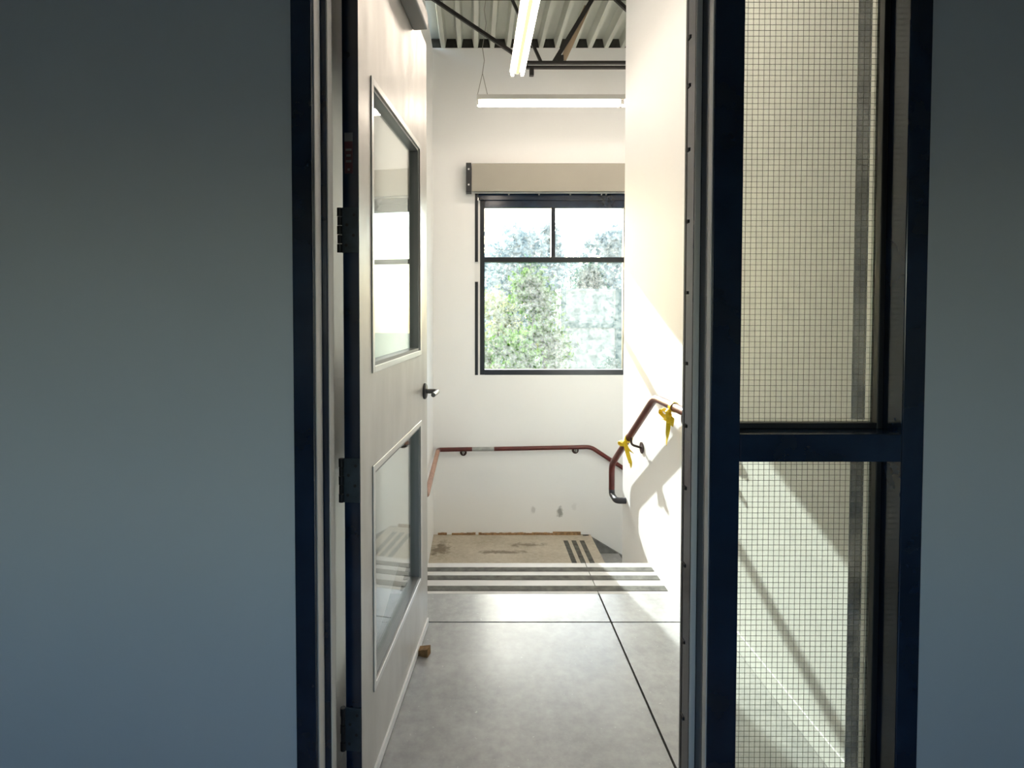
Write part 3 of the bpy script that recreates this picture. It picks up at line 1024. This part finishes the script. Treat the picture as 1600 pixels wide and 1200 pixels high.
# ------------------------------------------------------------------ outdoors
struct(MB().box(-70, 70, YF + 0.25, 120, BASE - 0.3, BASE + 0.2).build('ground', 'grass'), 'grass far below outside the stair window', 'ground')


def leaves(centres, size, name, mat, parent):
    nL = len(centres)
    n1 = rng.normal(size=(nL, 3))
    n1 /= np.linalg.norm(n1, axis=1)[:, None]
    ref = rng.normal(size=(nL, 3))
    a = np.cross(n1, ref)
    a /= np.linalg.norm(a, axis=1)[:, None]
    b = np.cross(n1, a)
    s_ = size * (0.6 + 0.8 * rng.random((nL, 1)))
    v0 = centres - a * s_
    v1 = centres - b * s_ * 0.45 + n1 * s_ * 0.1
    v2 = centres + a * s_
    v3 = centres + b * s_ * 0.45 + n1 * s_ * 0.1
    vs = np.stack([v0, v1, v2, v3], axis=1).reshape(-1, 3)
    org = np.array(ORIGIN[parent.name])
    me = bpy.data.meshes.new(name)
    me.vertices.add(nL * 4)
    me.vertices.foreach_set('co', (vs - org).ravel())
    me.loops.add(nL * 4)
    me.loops.foreach_set('vertex_index', np.arange(nL * 4))
    me.polygons.add(nL)
    me.polygons.foreach_set('loop_start', np.arange(nL) * 4)
    me.materials.append(M[mat])
    me.update(calc_edges=True)
    me.validate()
    o = bpy.data.objects.new(name, me)
    col.objects.link(o)
    o.parent = parent
    o['kind'] = 'stuff'
    return o


def tree(label, x, y, top, crown_base, rad, shape, nleaf, leaf, mat, cat='tree', name='tree', group=None):
    r = empty(name, (x, y, BASE + 0.2))
    tag(r, label, cat, group)
    g = BASE + 0.2
    pts = [(x, y, g), (x + 0.03 * rad, y, (g + top) / 2), (x, y, top - 0.1 * (top - crown_base))]
    MB().tube(pts, [0.07 * rad + 0.05, 0.05 * rad + 0.03, 0.012], 8).build('trunk', 'bark', r, smooth=True)
    # clumps along the crown
    nc = max(14, int(30 * rad))
    cl_ = []
    for i in range(nc):
        t = rng.random()
        if shape == 'cone':
            rr = rad * (1 - t) ** 0.8 + 0.06
        else:
            rr = rad * math.sqrt(max(0.02, 1 - (2 * t - 1) ** 2))
        an = rng.random() * 2 * math.pi
        q = rr * math.sqrt(rng.random())
        z = crown_base + t * (top - crown_base)
        cl_.append((x + q * math.cos(an), y + q * math.sin(an), z, 0.22 * rad + 0.10))
    cl_ = np.array(cl_)
    idx = rng.integers(0, nc, nleaf)
    cen = cl_[idx, :3] + rng.normal(size=(nleaf, 3)) * cl_[idx, 3:4] * 0.62
    leaves(cen, leaf, 'foliage', mat, r)
    return r


tree('bright green leafy tree in the middle of the large window pane', 1.45, 13.6, 2.30, -2.2, 1.05, 'cone', 9000, 0.075, 'leaf_bright')
tree('low dark green bushy tree at the left foot of the bright tree', 0.62, 10.6, 0.70, -2.4, 0.62, 'round', 5200, 0.07, 'leaf_bright')
tree('thin pale yellow-green tree at the left edge of the large pane', 0.80, 18.6, 2.2, -2.6, 1.0, 'round', 2600, 0.085, 'leaf_pale')
tree('blue-green tree above the pale panelled structure', 4.6, 22, 3.0, -2.2, 1.25, 'cone', 3200, 0.10, 'leaf_blue')
tree('blue-green shrub low in the right of the large pane', 2.95, 11.7, 0.42, -3.0, 0.50, 'round', 2200, 0.06, 'leaf_blue', 'shrub', 'shrub')
tree('tall slim blue-green tree with its tip behind the bright green tree', 2.15, 21.5, 3.2, -2.0, 0.75, 'cone', 2600, 0.085, 'leaf_blue')
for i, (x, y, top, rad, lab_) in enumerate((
        (3.4, 44, 7.6, 2.9, 'far haze-tinted tree seen through the left upper pane'),
        (7.6, 56, 9.6, 2.6, 'far haze-tinted pointed tree right of the window mullion'),
        (11.3, 47, 8.2, 2.5, 'far haze-tinted round tree at the right of the upper right pane'),
        (0.9, 66, 7.4, 3.4, 'far haze-tinted low tree at the left edge of the left upper pane'),
        (12.5, 72, 8.0, 4.2, 'far haze-tinted broad tree low behind the crossbar'))):
    tree(lab_, x, y, top, -2.5, rad, 'cone' if i == 1 else 'round', 5200, 0.26, 'leaf_far_haze', group='far trees outside the window')

# pale panelled structure with teal framing
gp = empty('glazed_porch', (3.0, 15.0, BASE + 0.2))
tag(gp, 'pale panelled structure with teal framing outside the window', 'porch')
gy_ = 15.0
for xa, xb in ((2.36, 2.50), (3.84, 4.02)):
    MB().box(xa, xb, gy_, gy_ + 0.14, BASE + 0.2, 1.96).build('post', 'teal_post', gp)
MB().box(2.50, 3.84, gy_, gy_ + 0.14, 0.90, 1.10).build('rail', 'teal_post', gp)
MB().box(2.50, 3.84, gy_, gy_ + 0.14, 1.90, 1.96).build('rail', 'pale_panel', gp)
for xa, xb, za, zb in ((2.50, 3.84, 1.10, 1.90), (2.50, 3.84, -0.4, 0.90), (2.50, 3.84, -3.8, -0.45)):
    MB().box(xa, xb, gy_ + 0.05, gy_ + 0.08, za, zb).build('panel', 'pale_panel', gp)
MB().box(2.22, 2.36, gy_, gy_ + 0.12, 1.08, 1.94).build('panel', 'white_post', gp)
wp = MB()
wp.box(1.33, 1.43, 12.0, 12.1, BASE + 0.2, 0.34)
wp.add([(1.32, 11.99, 0.34), (1.44, 11.99, 0.34), (1.44, 12.11, 0.34), (1.32, 12.11, 0.34), (1.38, 12.05, 0.40)],
       [(0, 1, 2, 3), (0, 4, 1), (1, 4, 2), (2, 4, 3), (3, 4, 0)])
tag(wp.build('post', 'white_post'), 'white post standing before the bright green tree', 'post')
